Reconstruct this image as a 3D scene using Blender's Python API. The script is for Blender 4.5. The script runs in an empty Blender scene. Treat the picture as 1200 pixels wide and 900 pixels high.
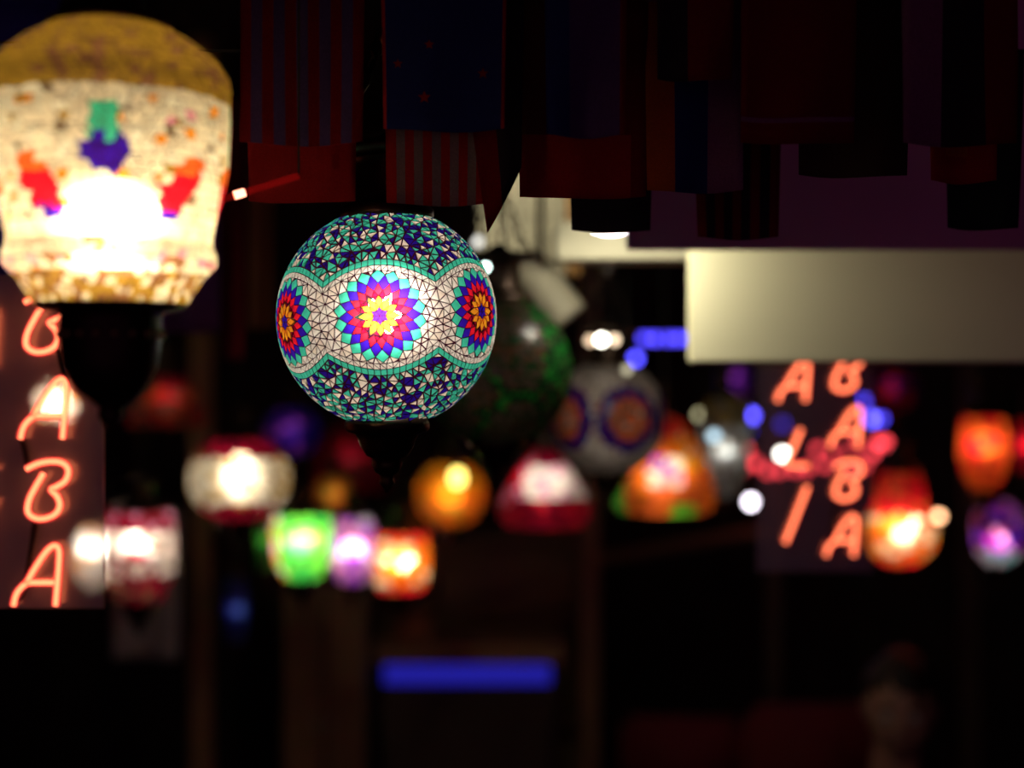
import bpy, bmesh, math, random
import numpy as np
from mathutils import Vector, Matrix

random.seed(7)
SC = bpy.context.scene
COL = SC.collection
PI = math.pi
R = math.radians

# ------------------------------------------------------------------ camera, world, exposure
CAMZ = 1.85
F = 50 / 36 * 1200                                   # focal length in pixels of the 1200x900 frame
cam_d = bpy.data.cameras.new('camera')
cam = bpy.data.objects.new('camera', cam_d)
COL.objects.link(cam)
cam.location = (0, 0, CAMZ)
cam.rotation_euler = (R(90), 0, 0)
cam_d.lens = 50; cam_d.sensor_width = 36; cam_d.sensor_fit = 'HORIZONTAL'
cam_d.clip_start = 0.05; cam_d.clip_end = 60
cam_d.dof.use_dof = True
cam_d.dof.focus_distance = 1.245
cam_d.dof.aperture_fstop = 1.9
SC.camera = cam

world = bpy.data.worlds.new('night'); SC.world = world
world.use_nodes = True
world.node_tree.nodes['Background'].inputs[0].default_value = (0.62, 0.17, 0.42, 1)
world.node_tree.nodes['Background'].inputs[1].default_value = 0.085

vs = SC.view_settings
vs.view_transform = 'Standard'; vs.look = 'None'; vs.exposure = 0; vs.gamma = 1
vs.use_curve_mapping = False
SC.cycles.use_denoising = True
SC.cycles.max_bounces = 6
SC.cycles.transparent_max_bounces = 16
SC.cycles.sample_clamp_indirect = 3
SC.cycles.caustics_reflective = False
SC.cycles.caustics_refractive = False


def P(px, py, d):
    """pixel of the 1200x900 frame at distance d from the camera -> point"""
    return Vector(((px - 600) / F * d, d, CAMZ - (py - 450) / F * d))


# ------------------------------------------------------------------ materials
MATS = {}


def new_mat(name):
    m = bpy.data.materials.new(name); m.use_nodes = True
    nt = m.node_tree; nt.nodes.clear()
    out = nt.nodes.new('ShaderNodeOutputMaterial')
    return m, nt, out


def N(nt, t, **kw):
    n = nt.nodes.new(t)
    for k, v in kw.items():
        n.inputs[k.replace('_', ' ')].default_value = v
    return n


def c4(c): return (c[0], c[1], c[2], 1)


def solid(name, color, rough=0.6, metal=0.0, noise=0.25, scale=40, spec=0.4, bump=0.15):
    """principled surface whose colour and relief vary with a noise texture"""
    if name in MATS: return MATS[name]
    m, nt, out = new_mat(name)
    b = N(nt, 'ShaderNodeBsdfPrincipled', Roughness=rough, Metallic=metal)
    b.inputs['Specular IOR Level'].default_value = spec
    tc = N(nt, 'ShaderNodeTexCoord'); no = N(nt, 'ShaderNodeTexNoise', Scale=scale, Detail=4)
    rp = N(nt, 'ShaderNodeValToRGB')
    rp.color_ramp.elements[0].position = 0.3; rp.color_ramp.elements[1].position = 0.7
    rp.color_ramp.elements[0].color = c4([x * (1 - noise) for x in color])
    rp.color_ramp.elements[1].color = c4([min(1, x * (1 + noise)) for x in color])
    nt.links.new(tc.outputs['Object'], no.inputs['Vector'])
    nt.links.new(no.outputs['Fac'], rp.inputs['Fac'])
    nt.links.new(rp.outputs['Color'], b.inputs['Base Color'])
    if bump:
        bp = N(nt, 'ShaderNodeBump', Strength=bump, Distance=0.002)
        nt.links.new(no.outputs['Fac'], bp.inputs['Height'])
        nt.links.new(bp.outputs['Normal'], b.inputs['Normal'])
    nt.links.new(b.outputs[0], out.inputs[0])
    MATS[name] = m
    return m


def wood(name, color, rough=0.5):
    if name in MATS: return MATS[name]
    m, nt, out = new_mat(name)
    b = N(nt, 'ShaderNodeBsdfPrincipled', Roughness=rough)
    tc = N(nt, 'ShaderNodeTexCoord'); mp = N(nt, 'ShaderNodeMapping')
    mp.inputs['Scale'].default_value = (14, 14, 1.5)
    no = N(nt, 'ShaderNodeTexNoise', Scale=4, Detail=6, Distortion=1.5)
    rp = N(nt, 'ShaderNodeValToRGB')
    rp.color_ramp.elements[0].color = c4([x * 0.5 for x in color])
    rp.color_ramp.elements[1].color = c4([x * 1.4 for x in color])
    nt.links.new(tc.outputs['Object'], mp.inputs[0]); nt.links.new(mp.outputs[0], no.inputs['Vector'])
    nt.links.new(no.outputs['Fac'], rp.inputs['Fac']); nt.links.new(rp.outputs[0], b.inputs['Base Color'])
    nt.links.new(b.outputs[0], out.inputs[0])
    MATS[name] = m
    return m


def glass(name, color, scatter=0.52, rough=0.56):
    """stained glass: lets the bulb's light through, part scattered, part forward, with a glossy face"""
    if name in MATS: return MATS[name]
    m, nt, out = new_mat(name)
    tc = N(nt, 'ShaderNodeTexCoord'); no = N(nt, 'ShaderNodeTexNoise', Scale=90, Detail=3)
    rp = N(nt, 'ShaderNodeValToRGB')
    rp.color_ramp.elements[0].position = 0.25; rp.color_ramp.elements[1].position = 0.75
    rp.color_ramp.elements[0].color = c4([x * 0.78 for x in color])
    rp.color_ramp.elements[1].color = c4([min(1, x * 1.15) for x in color])
    nt.links.new(tc.outputs['Object'], no.inputs['Vector']); nt.links.new(no.outputs['Fac'], rp.inputs['Fac'])
    tr = N(nt, 'ShaderNodeBsdfTranslucent'); rf = N(nt, 'ShaderNodeBsdfRefraction', Roughness=rough, IOR=1.45)
    di = N(nt, 'ShaderNodeBsdfDiffuse'); gl = N(nt, 'ShaderNodeBsdfGlossy', Roughness=0.3)
    gl.inputs['Color'].default_value = (1, 1, 1, 1)
    m1 = N(nt, 'ShaderNodeMixShader', Fac=1 - scatter); m2 = N(nt, 'ShaderNodeMixShader', Fac=0.12)
    m3 = N(nt, 'ShaderNodeMixShader', Fac=0.02)
    for s in (tr, rf, di): nt.links.new(rp.outputs[0], s.inputs['Color'])
    nt.links.new(tr.outputs[0], m1.inputs[1]); nt.links.new(rf.outputs[0], m1.inputs[2])
    nt.links.new(m1.outputs[0], m2.inputs[1]); nt.links.new(di.outputs[0], m2.inputs[2])
    nt.links.new(m2.outputs[0], m3.inputs[1]); nt.links.new(gl.outputs[0], m3.inputs[2])
    nt.links.new(m3.outputs[0], out.inputs[0])
    MATS[name] = m
    return m


def emit(name, color, strength):
    if name in MATS: return MATS[name]
    m, nt, out = new_mat(name)
    e = N(nt, 'ShaderNodeEmission', Strength=strength); e.inputs['Color'].default_value = c4(color)
    nt.links.new(e.outputs[0], out.inputs[0])
    MATS[name] = m
    return m


def cloth(name, color):
    if name in MATS: return MATS[name]
    m, nt, out = new_mat(name)
    tc = N(nt, 'ShaderNodeTexCoord'); wv = N(nt, 'ShaderNodeTexNoise', Scale=600, Detail=1)
    rp = N(nt, 'ShaderNodeValToRGB')
    rp.color_ramp.elements[0].color = c4([x * 0.7 for x in color])
    rp.color_ramp.elements[1].color = c4([min(1, x * 1.2) for x in color])
    nt.links.new(tc.outputs['Object'], wv.inputs['Vector']); nt.links.new(wv.outputs['Fac'], rp.inputs['Fac'])
    di = N(nt, 'ShaderNodeBsdfDiffuse'); tr = N(nt, 'ShaderNodeBsdfTranslucent')
    nt.links.new(rp.outputs[0], di.inputs['Color']); nt.links.new(rp.outputs[0], tr.inputs['Color'])
    mx = N(nt, 'ShaderNodeMixShader', Fac=0.25)
    nt.links.new(di.outputs[0], mx.inputs[1]); nt.links.new(tr.outputs[0], mx.inputs[2])
    nt.links.new(mx.outputs[0], out.inputs[0])
    MATS[name] = m
    return m


def acrylic(name, milk=0.10, gloss=0.10, tint=(0.9, 0.9, 0.9)):
    if name in MATS: return MATS[name]
    m, nt, out = new_mat(name)
    tp = N(nt, 'ShaderNodeBsdfTransparent'); tp.inputs['Color'].default_value = c4(tint)
    di = N(nt, 'ShaderNodeBsdfDiffuse'); tr = N(nt, 'ShaderNodeBsdfTranslucent')
    gl = N(nt, 'ShaderNodeBsdfGlossy', Roughness=0.06)
    tc = N(nt, 'ShaderNodeTexCoord'); no = N(nt, 'ShaderNodeTexNoise', Scale=25, Detail=6)
    rp = N(nt, 'ShaderNodeValToRGB')
    rp.color_ramp.elements[0].color = (0.6, 0.58, 0.56, 1); rp.color_ramp.elements[1].color = (0.92, 0.9, 0.88, 1)
    nt.links.new(tc.outputs['Object'], no.inputs['Vector']); nt.links.new(no.outputs['Fac'], rp.inputs['Fac'])
    nt.links.new(rp.outputs[0], di.inputs['Color']); nt.links.new(rp.outputs[0], tr.inputs['Color'])
    mm = N(nt, 'ShaderNodeMixShader', Fac=0.7)
    nt.links.new(di.outputs[0], mm.inputs[1]); nt.links.new(tr.outputs[0], mm.inputs[2])
    m1 = N(nt, 'ShaderNodeMixShader', Fac=milk); m2 = N(nt, 'ShaderNodeMixShader', Fac=gloss)
    nt.links.new(tp.outputs[0], m1.inputs[1]); nt.links.new(mm.outputs[0], m1.inputs[2])
    nt.links.new(m1.outputs[0], m2.inputs[1]); nt.links.new(gl.outputs[0], m2.inputs[2])
    nt.links.new(m2.outputs[0], out.inputs[0])
    MATS[name] = m
    return m


def neon_glass(name, color, strength):
    """glowing gas in a clear red glass tube: see-through and giving off light"""
    if name in MATS: return MATS[name]
    m, nt, out = new_mat(name)
    tp = N(nt, 'ShaderNodeBsdfTransparent'); tp.inputs['Color'].default_value = (1, 0.62, 0.5, 1)
    e = N(nt, 'ShaderNodeEmission', Strength=strength); e.inputs['Color'].default_value = c4(color)
    ad = N(nt, 'ShaderNodeAddShader')
    nt.links.new(tp.outputs[0], ad.inputs[0]); nt.links.new(e.outputs[0], ad.inputs[1])
    nt.links.new(ad.outputs[0], out.inputs[0])
    MATS[name] = m
    return m


M_METAL = solid('aged_brass', (0.035, 0.020, 0.012), rough=0.38, metal=0.7, scale=60)
M_SILVER = solid('silver', (0.45, 0.43, 0.42), rough=0.3, metal=0.9)
M_GROUT = solid('grout', (0.016, 0.006, 0.010), rough=0.9, scale=200)
M_CORD = solid('cord', (0.012, 0.01, 0.01), rough=0.8)

GL = {
    'cream': glass('glass_cream', (0.95, 0.80, 0.68)),
    'white': glass('glass_white', (0.96, 0.86, 0.78)),
    'teal': glass('glass_teal', (0.055, 0.60, 0.42)),
    'navy': glass('glass_navy', (0.020, 0.006, 0.26)),
    'blue': glass('glass_blue', (0.035, 0.008, 0.44)),
    'red': glass('glass_red', (0.85, 0.012, 0.035)),
    'amber': glass('glass_amber', (1.0, 0.19, 0.012)),
    'yellow': glass('glass_yellow', (1.0, 0.34, 0.02)),
    'gold': glass('glass_gold', (0.45, 0.27, 0.04)),
    'brown': glass('glass_brown', (0.30, 0.14, 0.07)),
    'green': glass('glass_green', (0.05, 0.55, 0.08)),
    'lime': glass('glass_lime', (0.22, 0.75, 0.06)),
    'pink': glass('glass_pink', (0.95, 0.35, 0.55)),
    'crimson': glass('glass_crimson', (0.34, 0.004, 0.03)),
    'purple': glass('glass_purple', (0.40, 0.06, 0.60)),
    'smoke': glass('glass_smoke', (0.22, 0.16, 0.11)),
    'moss': glass('glass_moss', (0.02, 0.13, 0.035)),
    'grey': glass('glass_grey', (0.60, 0.52, 0.44)),
    'orange': glass('glass_orange', (1.0, 0.16, 0.03)),
}
GL['maroon'] = glass('glass_maroon', (0.12, 0.002, 0.015))
M_RESIN = glass('grout_resin', (0.035, 0.004, 0.012))


# ------------------------------------------------------------------ object helpers
def mesh_obj(name, verts, faces, mats, parent=None, idx=None, smooth=False, loc=None):
    me = bpy.data.meshes.new(name)
    me.from_pydata([tuple(v) for v in verts], [], faces)
    if not isinstance(mats, (list, tuple)): mats = [mats]
    for m in mats: me.materials.append(m)
    if idx is not None: me.polygons.foreach_set('material_index', idx)
    if smooth: me.polygons.foreach_set('use_smooth', [True] * len(me.polygons))
    me.update()
    o = bpy.data.objects.new(name, me); COL.objects.link(o)
    if parent: o.parent = parent
    if loc is not None: o.location = loc
    return o


def tag(o, label=None, cat=None, group=None, kind=None):
    if label: o['label'] = label
    if cat: o['category'] = cat
    if group: o['group'] = group
    if kind: o['kind'] = kind
    return o


def thing(name, label, cat, loc=(0, 0, 0), group=None, rot=(0, 0, 0)):
    o = bpy.data.objects.new(name, None); COL.objects.link(o)
    o.location = loc; o.rotation_euler = rot
    o.empty_display_size = 0.05
    return tag(o, label, cat, group)


def lathe(profile, seg=32, z0=0.0):
    V, Fc = [], []
    for r, z in profile:
        for k in range(seg):
            a = 2 * PI * k / seg
            V.append((r * math.cos(a), r * math.sin(a), z + z0))
    for i in range(len(profile) - 1):
        for k in range(seg):
            k2 = (k + 1) % seg
            Fc.append((i * seg + k, i * seg + k2, (i + 1) * seg + k2, (i + 1) * seg + k))
    Fc.append(tuple(range(seg))[::-1])
    n = (len(profile) - 1) * seg
    Fc.append(tuple(n + k for k in range(seg)))
    return V, Fc


def catmull(pts, n=6):
    pts = [Vector(p) for p in pts]
    if len(pts) < 3: return pts
    ext = [2 * pts[0] - pts[1]] + pts + [2 * pts[-1] - pts[-2]]
    out = []
    for i in range(1, len(ext) - 2):
        a, b, c, d = ext[i - 1:i + 3]
        for k in range(n):
            t = k / n
            out.append(0.5 * (2 * b + (c - a) * t + (2 * a - 5 * b + 4 * c - d) * t * t + (3 * b - a - 3 * c + d) * t ** 3))
    out.append(pts[-1])
    return out


def tube(pts, r, seg=8, cap=True):
    """tube along a polyline; r is one radius or a list"""
    pts = [Vector(p) for p in pts]
    n = len(pts)
    rs = r if isinstance(r, (list, tuple)) else [r] * n
    V, Fc = [], []
    up = None
    for i, p in enumerate(pts):
        t = (pts[min(i + 1, n - 1)] - pts[max(i - 1, 0)]).normalized()
        if up is None:
            up = t.orthogonal().normalized()
        else:
            up = (up - t * up.dot(t))
            up = up.normalized() if up.length > 1e-6 else t.orthogonal().normalized()
        s = t.cross(up)
        for k in range(seg):
            a = 2 * PI * k / seg
            V.append(p + (up * math.cos(a) + s * math.sin(a)) * rs[i])
    for i in range(n - 1):
        for k in range(seg):
            k2 = (k + 1) % seg
            Fc.append((i * seg + k, i * seg + k2, (i + 1) * seg + k2, (i + 1) * seg + k))
    if cap:
        Fc.append(tuple(range(seg))[::-1]); Fc.append(tuple((n - 1) * seg + k for k in range(seg)))
    return V, Fc


def merge(*parts):
    V, Fc = [], []
    for v, f in parts:
        o = len(V); V += list(v); Fc += [tuple(i + o for i in q) for q in f]
    return V, Fc


def box(x0, x1, y0, y1, z0, z1, bev=0.0):
    if bev <= 0:
        V = [(x, y, z) for x in (x0, x1) for y in (y0, y1) for z in (z0, z1)]
        return V, [(0, 1, 3, 2), (4, 6, 7, 5), (0, 4, 5, 1), (2, 3, 7, 6), (0, 2, 6, 4), (1, 5, 7, 3)]
    bm = bmesh.new()
    bmesh.ops.create_cube(bm, size=1)
    for v in bm.verts:
        v.co = Vector(((x0 + x1) / 2 + v.co.x * (x1 - x0), (y0 + y1) / 2 + v.co.y * (y1 - y0), (z0 + z1) / 2 + v.co.z * (z1 - z0)))
    bmesh.ops.bevel(bm, geom=bm.edges[:], offset=bev, segments=2, affect='EDGES')
    bm.verts.index_update()
    V = [v.co.copy() for v in bm.verts]; Fc = [tuple(v.index for v in f.verts) for f in bm.faces]
    bm.free()
    return V, Fc


def ico(r, c=(0, 0, 0), sub=2, sz=1.0):
    bm = bmesh.new(); bmesh.ops.create_icosphere(bm, subdivisions=sub, radius=r)
    V = [Vector((v.co.x + c[0], v.co.y + c[1], v.co.z * sz + c[2])) for v in bm.verts]
    Fc = [tuple(v.index for v in f.verts) for f in bm.faces]
    bm.free()
    return V, Fc


def chain_links(p0, p1, pitch=0.014, rad=0.0014):
    """a real chain: alternating oval links"""
    p0, p1 = Vector(p0), Vector(p1)
    n = max(2, int((p1 - p0).length / pitch))
    t = (p1 - p0).normalized(); a = t.orthogonal().normalized(); b = t.cross(a)
    L = []
    for i in range(n):
        c = p0.lerp(p1, (i + 0.5) / n); s = a if i % 2 else b
        ring = [c + t * math.cos(q * PI / 4) * pitch * 0.62 + s * math.sin(q * PI / 4) * pitch * 0.33 for q in range(9)]
        L.append(tube(ring, rad, 4, cap=False))
    return merge(*L)


# ------------------------------------------------------------------ mosaic helpers
def inset_poly(pts, g):
    """inset a small convex, nearly flat polygon; None when it is too thin"""
    n = len(pts)
    c = sum(pts, Vector()) / n
    nr = Vector()
    for i in range(n): nr += (pts[i] - c).cross(pts[(i + 1) % n] - c)
    if nr.length < 1e-12: return None, None
    nr.normalize()
    lines = []
    for i in range(n):
        a, b = pts[i], pts[(i + 1) % n]
        e = (b - a)
        if e.length < 1e-7: return None, None
        e.normalize(); inn = nr.cross(e)
        if (c - a).dot(inn) < g * 1.45: return None, None
        lines.append((a + inn * g, e, inn))
    out = []
    for i in range(n):
        a0, e0, n0 = lines[i - 1]; a1, e1, n1 = lines[i]
        den = e0.dot(n1)
        if abs(den) < 0.05:
            out.append(a1); continue
        t = (a1 - a0).dot(n1) / den
        out.append(a0 + e0 * t)
    return out, nr


class Mosaic:
    """chips with raised faces over rings of grout; together a closed, light-passing shell"""

    def __init__(s, gap, raise_):
        s.gap, s.raise_ = gap, raise_
        s.gv, s.gf = [], []
        s.chips = []                                   # (verts, faces, key, centre, normal, area)

    def cell(s, pts, key, outward=None, jit=0.0):
        c = sum(pts, Vector()) / len(pts)
        o = outward if outward is not None else c
        if (pts[1] - pts[0]).cross(pts[2] - pts[1]).dot(o) < 0: pts = pts[::-1]
        ins, nr = inset_poly(pts, s.gap * (1 + jit * random.random())) if key else (None, None)
        b = len(s.gv)
        if ins is None:
            s.gv += pts; s.gf.append(tuple(range(b, b + len(pts)))); return
        n = len(pts)
        s.gv += pts + ins
        s.gf += [(b + i, b + (i + 1) % n, b + n + (i + 1) % n, b + n + i) for i in range(n)]
        top = [p + nr * s.raise_ for p in ins]
        V = ins + top
        Fc = [tuple(range(n, 2 * n))] + [(i, (i + 1) % n, n + (i + 1) % n, n + i) for i in range(n)]
        area = sum(((ins[i] - ins[0]).cross(ins[i + 1] - ins[0])).length for i in range(1, n - 1)) / 2
        s.chips.append((V, Fc, key, c, nr, area))

    def build(s, parent, singles=0, eye=None, tile_name='mosaic_tile', mass_name='mosaic_tiles'):
        mesh_obj('grout', s.gv, s.gf, M_RESIN, parent)
        rest = s.chips
        if singles:
            def score(ch):
                v = (eye - ch[3]); return ch[5] * max(0, v.normalized().dot(ch[4]))
            order = sorted(s.chips, key=score, reverse=True)
            for V, Fc, key, c, nr, ar in order[:singles]:
                mesh_obj(tile_name, [v - c for v in V], Fc, GL[key], parent, loc=c)
            rest = order[singles:]
        keys = sorted({ch[2] for ch in rest})
        V, Fc, ix = [], [], []
        for cv, cf, key, *_ in rest:
            o = len(V); V += cv; Fc += [tuple(i + o for i in q) for q in cf]; ix += [keys.index(key)] * len(cf)
        o = mesh_obj(mass_name, V, Fc, [GL[k] for k in keys], parent, idx=ix)
        o['kind'] = 'stuff'
        return o


def mosaic_lathe(parent, profile, rows, cols, keyf, gap=0.0006, raise_=0.0007, tri=0.4):
    """profile (r,z) from top to bottom; keyf(azimuth deg, v, z) -> glass key. azimuth 0 faces the camera"""
    pr = [Vector((r, z)) for r, z in profile]
    acc = [0]
    for i in range(1, len(pr)): acc.append(acc[-1] + (pr[i] - pr[i - 1]).length)
    def at(t):
        t *= acc[-1]
        for i in range(1, len(pr)):
            if t <= acc[i] + 1e-9:
                f = (t - acc[i - 1]) / max(1e-9, acc[i] - acc[i - 1]); return pr[i - 1].lerp(pr[i], f)
        return pr[-1]
    face = math.degrees(math.atan2(parent.location.x, parent.location.y))   # turn the pattern towards the shop front
    mo = Mosaic(gap, raise_)
    jit = [[(random.uniform(-.22, .22), random.uniform(-.2, .2)) for _ in range(cols)] for _ in range(rows + 1)]
    def pt(i, k):
        k %= cols
        ju, jv = jit[i][k] if 0 < i < rows else (jit[i][k][0], 0)
        q = at((i + jv) / rows); a = 2 * PI * (k + ju + 0.5 * (i % 2)) / cols
        return Vector((q.x * math.sin(a), -q.x * math.cos(a), q.y))
    for i in range(rows):
        for k in range(cols):
            # triangles between staggered rows
            if i % 2 == 0: T = [(pt(i, k), pt(i + 1, k), pt(i, k + 1)), (pt(i, k + 1), pt(i + 1, k), pt(i + 1, k + 1))]
            else: T = [(pt(i, k), pt(i + 1, k), pt(i + 1, k + 1)), (pt(i, k), pt(i + 1, k + 1), pt(i, k + 1))]
            if random.random() > tri:
                (a, b, c), (d, e, f) = T
                T = [(a, b, f, c)] if i % 2 == 0 else [(a, b, c, f)]
            for poly in T:
                poly = list(poly); c = sum(poly, Vector()) / len(poly)
                az = math.degrees(math.atan2(c.x, -c.y))
                out = Vector((c.x, c.y, 0.0))
                e1 = at(min(1, (i + 1) / rows)) - at(i / rows)
                out = Vector((c.x, c.y, 0)).normalized() * (-e1.y) + Vector((0, 0, 1)) * e1.x
                mo.cell(poly, keyf((az + face + 180) % 360 - 180, (i + .5) / rows, c.z), outward=out)
    return mo.build(parent)


FINIAL = [(47, 118), (50, 124), (50, 130), (46, 134), (38, 136), (34, 142), (31, 152), (24, 162), (17, 165), (18, 172),
          (14, 181), (8, 185), (8, 190), (9.5, 194), (5, 199), (2, 205)]
COLLAR = [(53, -114), (55, -120), (55, -127), (50, -132), (42, -134), (40, -142), (38, -178), (41, -184), (44, -188)]
BRIM = [(44, -188), (66, -190), (69, -195), (66, -200), (30, -204), (10, -214), (3, -218)]


def hardware(t, Rg, bulb=None, bulb_z=0.0, bulb_r=0.2, chains=True, finial=True, ztop=None, links=False, seg=32):
    """metal fittings of a globe lamp of radius Rg: collar, brim, finial, three chains, hub, cord, bulb"""
    k = Rg / 128
    if finial:
        mesh_obj('finial', *lathe([(r * k, -z * k) for r, z in FINIAL], seg), M_METAL, t, smooth=True)
    mesh_obj('collar', *lathe([(r * k, -z * k) for r, z in COLLAR], seg), M_METAL, t, smooth=True)
    mesh_obj('brim', *lathe([(r * k, -z * k) for r, z in BRIM], seg), M_METAL, t, smooth=True)
    hub = 330 * k
    if chains:
        for j in range(3):
            a = R(200 + 120 * j)
            p0 = Vector((62 * k * math.cos(a), 62 * k * math.sin(a), 200 * k)); p1 = Vector((5 * k * math.cos(a), 5 * k * math.sin(a), hub))
            v = chain_links(p0, p1, 0.018, 0.0016) if links else tube([p0, p1], 0.0022, 6)
            mesh_obj('chain', *v, M_METAL, t)
        mesh_obj('hub', *lathe([(2 * k, hub + 14 * k), (9 * k, hub + 8 * k), (11 * k, hub), (6 * k, hub - 8 * k), (2 * k, hub - 10 * k)], 16), M_SILVER, t, smooth=True)
    else:
        hub = 210 * k
    if ztop: mesh_obj('cord', *tube([(0, 0, hub), (0, 0, ztop)], 0.0025, 6), M_CORD, t)
    if bulb:
        mesh_obj('bulb', *ico(Rg * bulb_r, (0, 0, bulb_z), 1), bulb, t)


WARM = (1.0, 0.86, 0.72)
CEIL = 2.95

# ------------------------------------------------------------------ the room
M_WALL = solid('dark_plaster', (0.035, 0.022, 0.018), rough=0.9, scale=6)
M_CEIL = solid('black_ceiling', (0.012, 0.009, 0.010), rough=0.9, scale=6)
M_FLOOR = solid('dark_floor', (0.03, 0.022, 0.018), rough=0.5, scale=5)
def struct(name, v, m):
    o = mesh_obj(name, *v, m); o['kind'] = 'structure'; return o
struct('floor', box(-2.7, 2.9, -1.5, 6.3, -0.08, 0.0), M_FLOOR)
struct('ceiling', box(-2.7, 2.9, -1.5, 6.3, CEIL, CEIL + 0.1), M_CEIL)
struct('wall_back', box(-2.7, 2.9, 6.2, 6.3, 0.0, CEIL), M_WALL)
struct('wall_left', box(-2.7, -2.6, -1.5, 6.2, 0.0, CEIL), M_WALL)
struct('wall_right', box(2.8, 2.9, -1.5, 6.2, 0.0, CEIL), M_WALL)
struct('baseboard_back', box(-2.6, 2.8, 6.18, 6.2, 0.0, 0.12), wood('dark_wood', (0.05, 0.028, 0.015)))

# ------------------------------------------------------------------ the mosaic globe in focus
def dirv(lat, az):
    lat, az = R(lat), R(az)
    return Vector((math.cos(lat) * math.sin(az), -math.cos(lat) * math.cos(az), math.sin(lat)))


def focus_globe():
    Rg = 0.1
    c = P(453.5, 372.5, 1.306)
    t = thing('mosaic_globe_lamp', 'lit turquoise and blue mosaic glass globe lamp with red flower medallions, in sharp focus', 'lamp', c)
    roll = Matrix.Rotation(R(-3.2), 3, 'Y') @ Matrix.Rotation(R(1.8), 3, 'X')
    pts, cells = [], []                                # all vertices; structured cells (pts, key)
    def add_cell(poly, key): cells.append((poly, key))
    lev = [9.6, 12.7, 16.4, 20.6, 23.4]
    meds = [1.4 + 60 * k for k in range(6)]
    for az0 in meds:
        cc = dirv(0, az0); e1 = dirv(0, az0 + 90); e2 = Vector((0, 0, 1))
        def q(rho, th):
            rho, th = R(rho), R(th)
            return math.cos(rho) * cc + math.sin(rho) * (math.cos(th) * e1 + math.sin(th) * e2)
        def V(k, i): return q(lev[k], 20 * i + 10 * (k % 2) + 90)
        for i in range(18):
            add_cell([V(0, i), V(1, i), V(2, i + 0 + (0)), V(1, i - 1)] if False else [V(0, i), V(1, i - 1), V(2, i), V(1, i)], 'red')
            add_cell([V(1, i), V(2, i), V(3, i), V(2, i + 1)], 'blue' if az0 == meds[0] else 'blue')
            add_cell([V(2, i), V(3, i - 1), V(4, i), V(3, i)], 'teal')
        for i in range(6):
            a = 60 * i + 30
            add_cell([cc.copy(), q(2.7, a - 30), q(4.3, a), q(2.7, a + 30)], 'blue')
        for i in range(12):
            a = 30 * i
            tip = (i % 2 == 1)
            inner = q(4.3 if tip else 2.7, a)
            nxt = q(2.7 if tip else 4.3, a + 30)
            p0, p1 = q(7.3, a - 15), q(7.3, a + 15)
            add_cell([inner, p0, q(10.7, a), p1], 'yellow')
            add_cell([inner, p1, nxt], 'amber')
    # scalloped rows
    def curve(f): return 19.3 + 10.4 * (1 - (f / 30) ** 2)
    NS = 17
    for az0 in meds:
        for sgn in (1, -1):
            for i in range(NS):
                f0, f1 = -30 + 60 * i / NS, -30 + 60 * (i + 1) / NS
                def g(f, off): return dirv(sgn * (curve(f) - off) - 0.6, az0 + f)
                add_cell([g(f0, 3.3), g(f1, 3.3), g(f1, 0), g(f0, 0)], 'teal')
                a, b, cq, d = g(f0, 6.4), g(f1, 6.4), g(f1, 3.3), g(f0, 3.3)
                if random.random() < .5: add_cell([a, b, cq], 'white'); add_cell([a, cq, d], 'white')
                else: add_cell([a, b, d], 'white'); add_cell([b, cq, d], 'white')
    arr = []
    seen = set()
    for poly, key in cells:
        for p in poly:
            h = (round(p.x, 4), round(p.y, 4), round(p.z, 4))
            if h not in seen: seen.add(h); arr.append(p)
    # loose fill
    A = np.array([tuple(p) for p in arr])
    rng = np.random.default_rng(5)
    def zone(p):
        lat = math.degrees(math.asin(max(-1, min(1, p[2])))); az = math.degrees(math.atan2(p[0], -p[1]))
        f = (az - meds[0] + 30) % 60 - 30
        cu = curve(f); la = abs(lat + 0.6)
        rho = math.degrees(math.acos(max(-1, min(1, math.cos(R(lat)) * math.cos(R(f))))))
        return lat, la, f, cu, rho
    fill = []
    allp = list(map(tuple, A))
    buf = np.zeros((9000, 3)); n = len(allp); buf[:n] = A
    tries = rng.normal(size=(60000, 3)); tries /= np.linalg.norm(tries, axis=1)[:, None]
    for p in tries:
        lat, la, f, cu, rho = zone(p)
        if abs(lat) > 70: continue
        if la < cu - 6.4:
            if rho < 22: continue
            md = 3.4
        elif la > cu: md = 3.25
        else: continue
        if (buf[:n] @ p).max() > math.cos(R(md)): continue
        buf[n] = p; n += 1
    PT = buf[:n]
    bm = bmesh.new()
    for p in PT: bm.verts.new(p)
    res = bmesh.ops.convex_hull(bm, input=bm.verts[:])
    cellc = np.array([tuple((sum(pl, Vector()) / len(pl)).normalized()) for pl, k in cells])
    celln = []
    for pl, k in cells:
        cen = sum(pl, Vector())
        if (pl[1] - pl[0]).cross(pl[2] - pl[1]).dot(cen) < 0: pl = pl[::-1]
        celln.append([pl[i].cross(pl[(i + 1) % len(pl)]) for i in range(len(pl))])
    mo = Mosaic(0.00030, 0.0008)
    for pl, key in cells:
        mo.cell([roll @ (p * Rg) for p in pl], key, jit=0.35)
    for f in bm.faces:
        tri = [v.co.copy() for v in f.verts]
        cen = (sum(tri, Vector()) / 3).normalized()
        lat, la, fo, cu, rho = zone(cen)
        if abs(lat) > 67: continue
        near = np.argsort(-(cellc @ np.array(cen)))[:8]
        if any(all(nn.dot(cen) > -1e-6 for nn in celln[j]) for j in near): continue
        if rho < 13: key = 'crimson'
        elif la < cu - 1.6: key = random.choice(['white', 'white', 'cream'])
        else: key = random.choices(['teal', 'navy', 'cream'], [.46, .31, .23])[0]
        mo.gap = 0.00030 if la < cu - 1.6 else 0.00040
        mo.cell([roll @ (p * Rg) for p in tri], key, jit=1.3)
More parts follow.
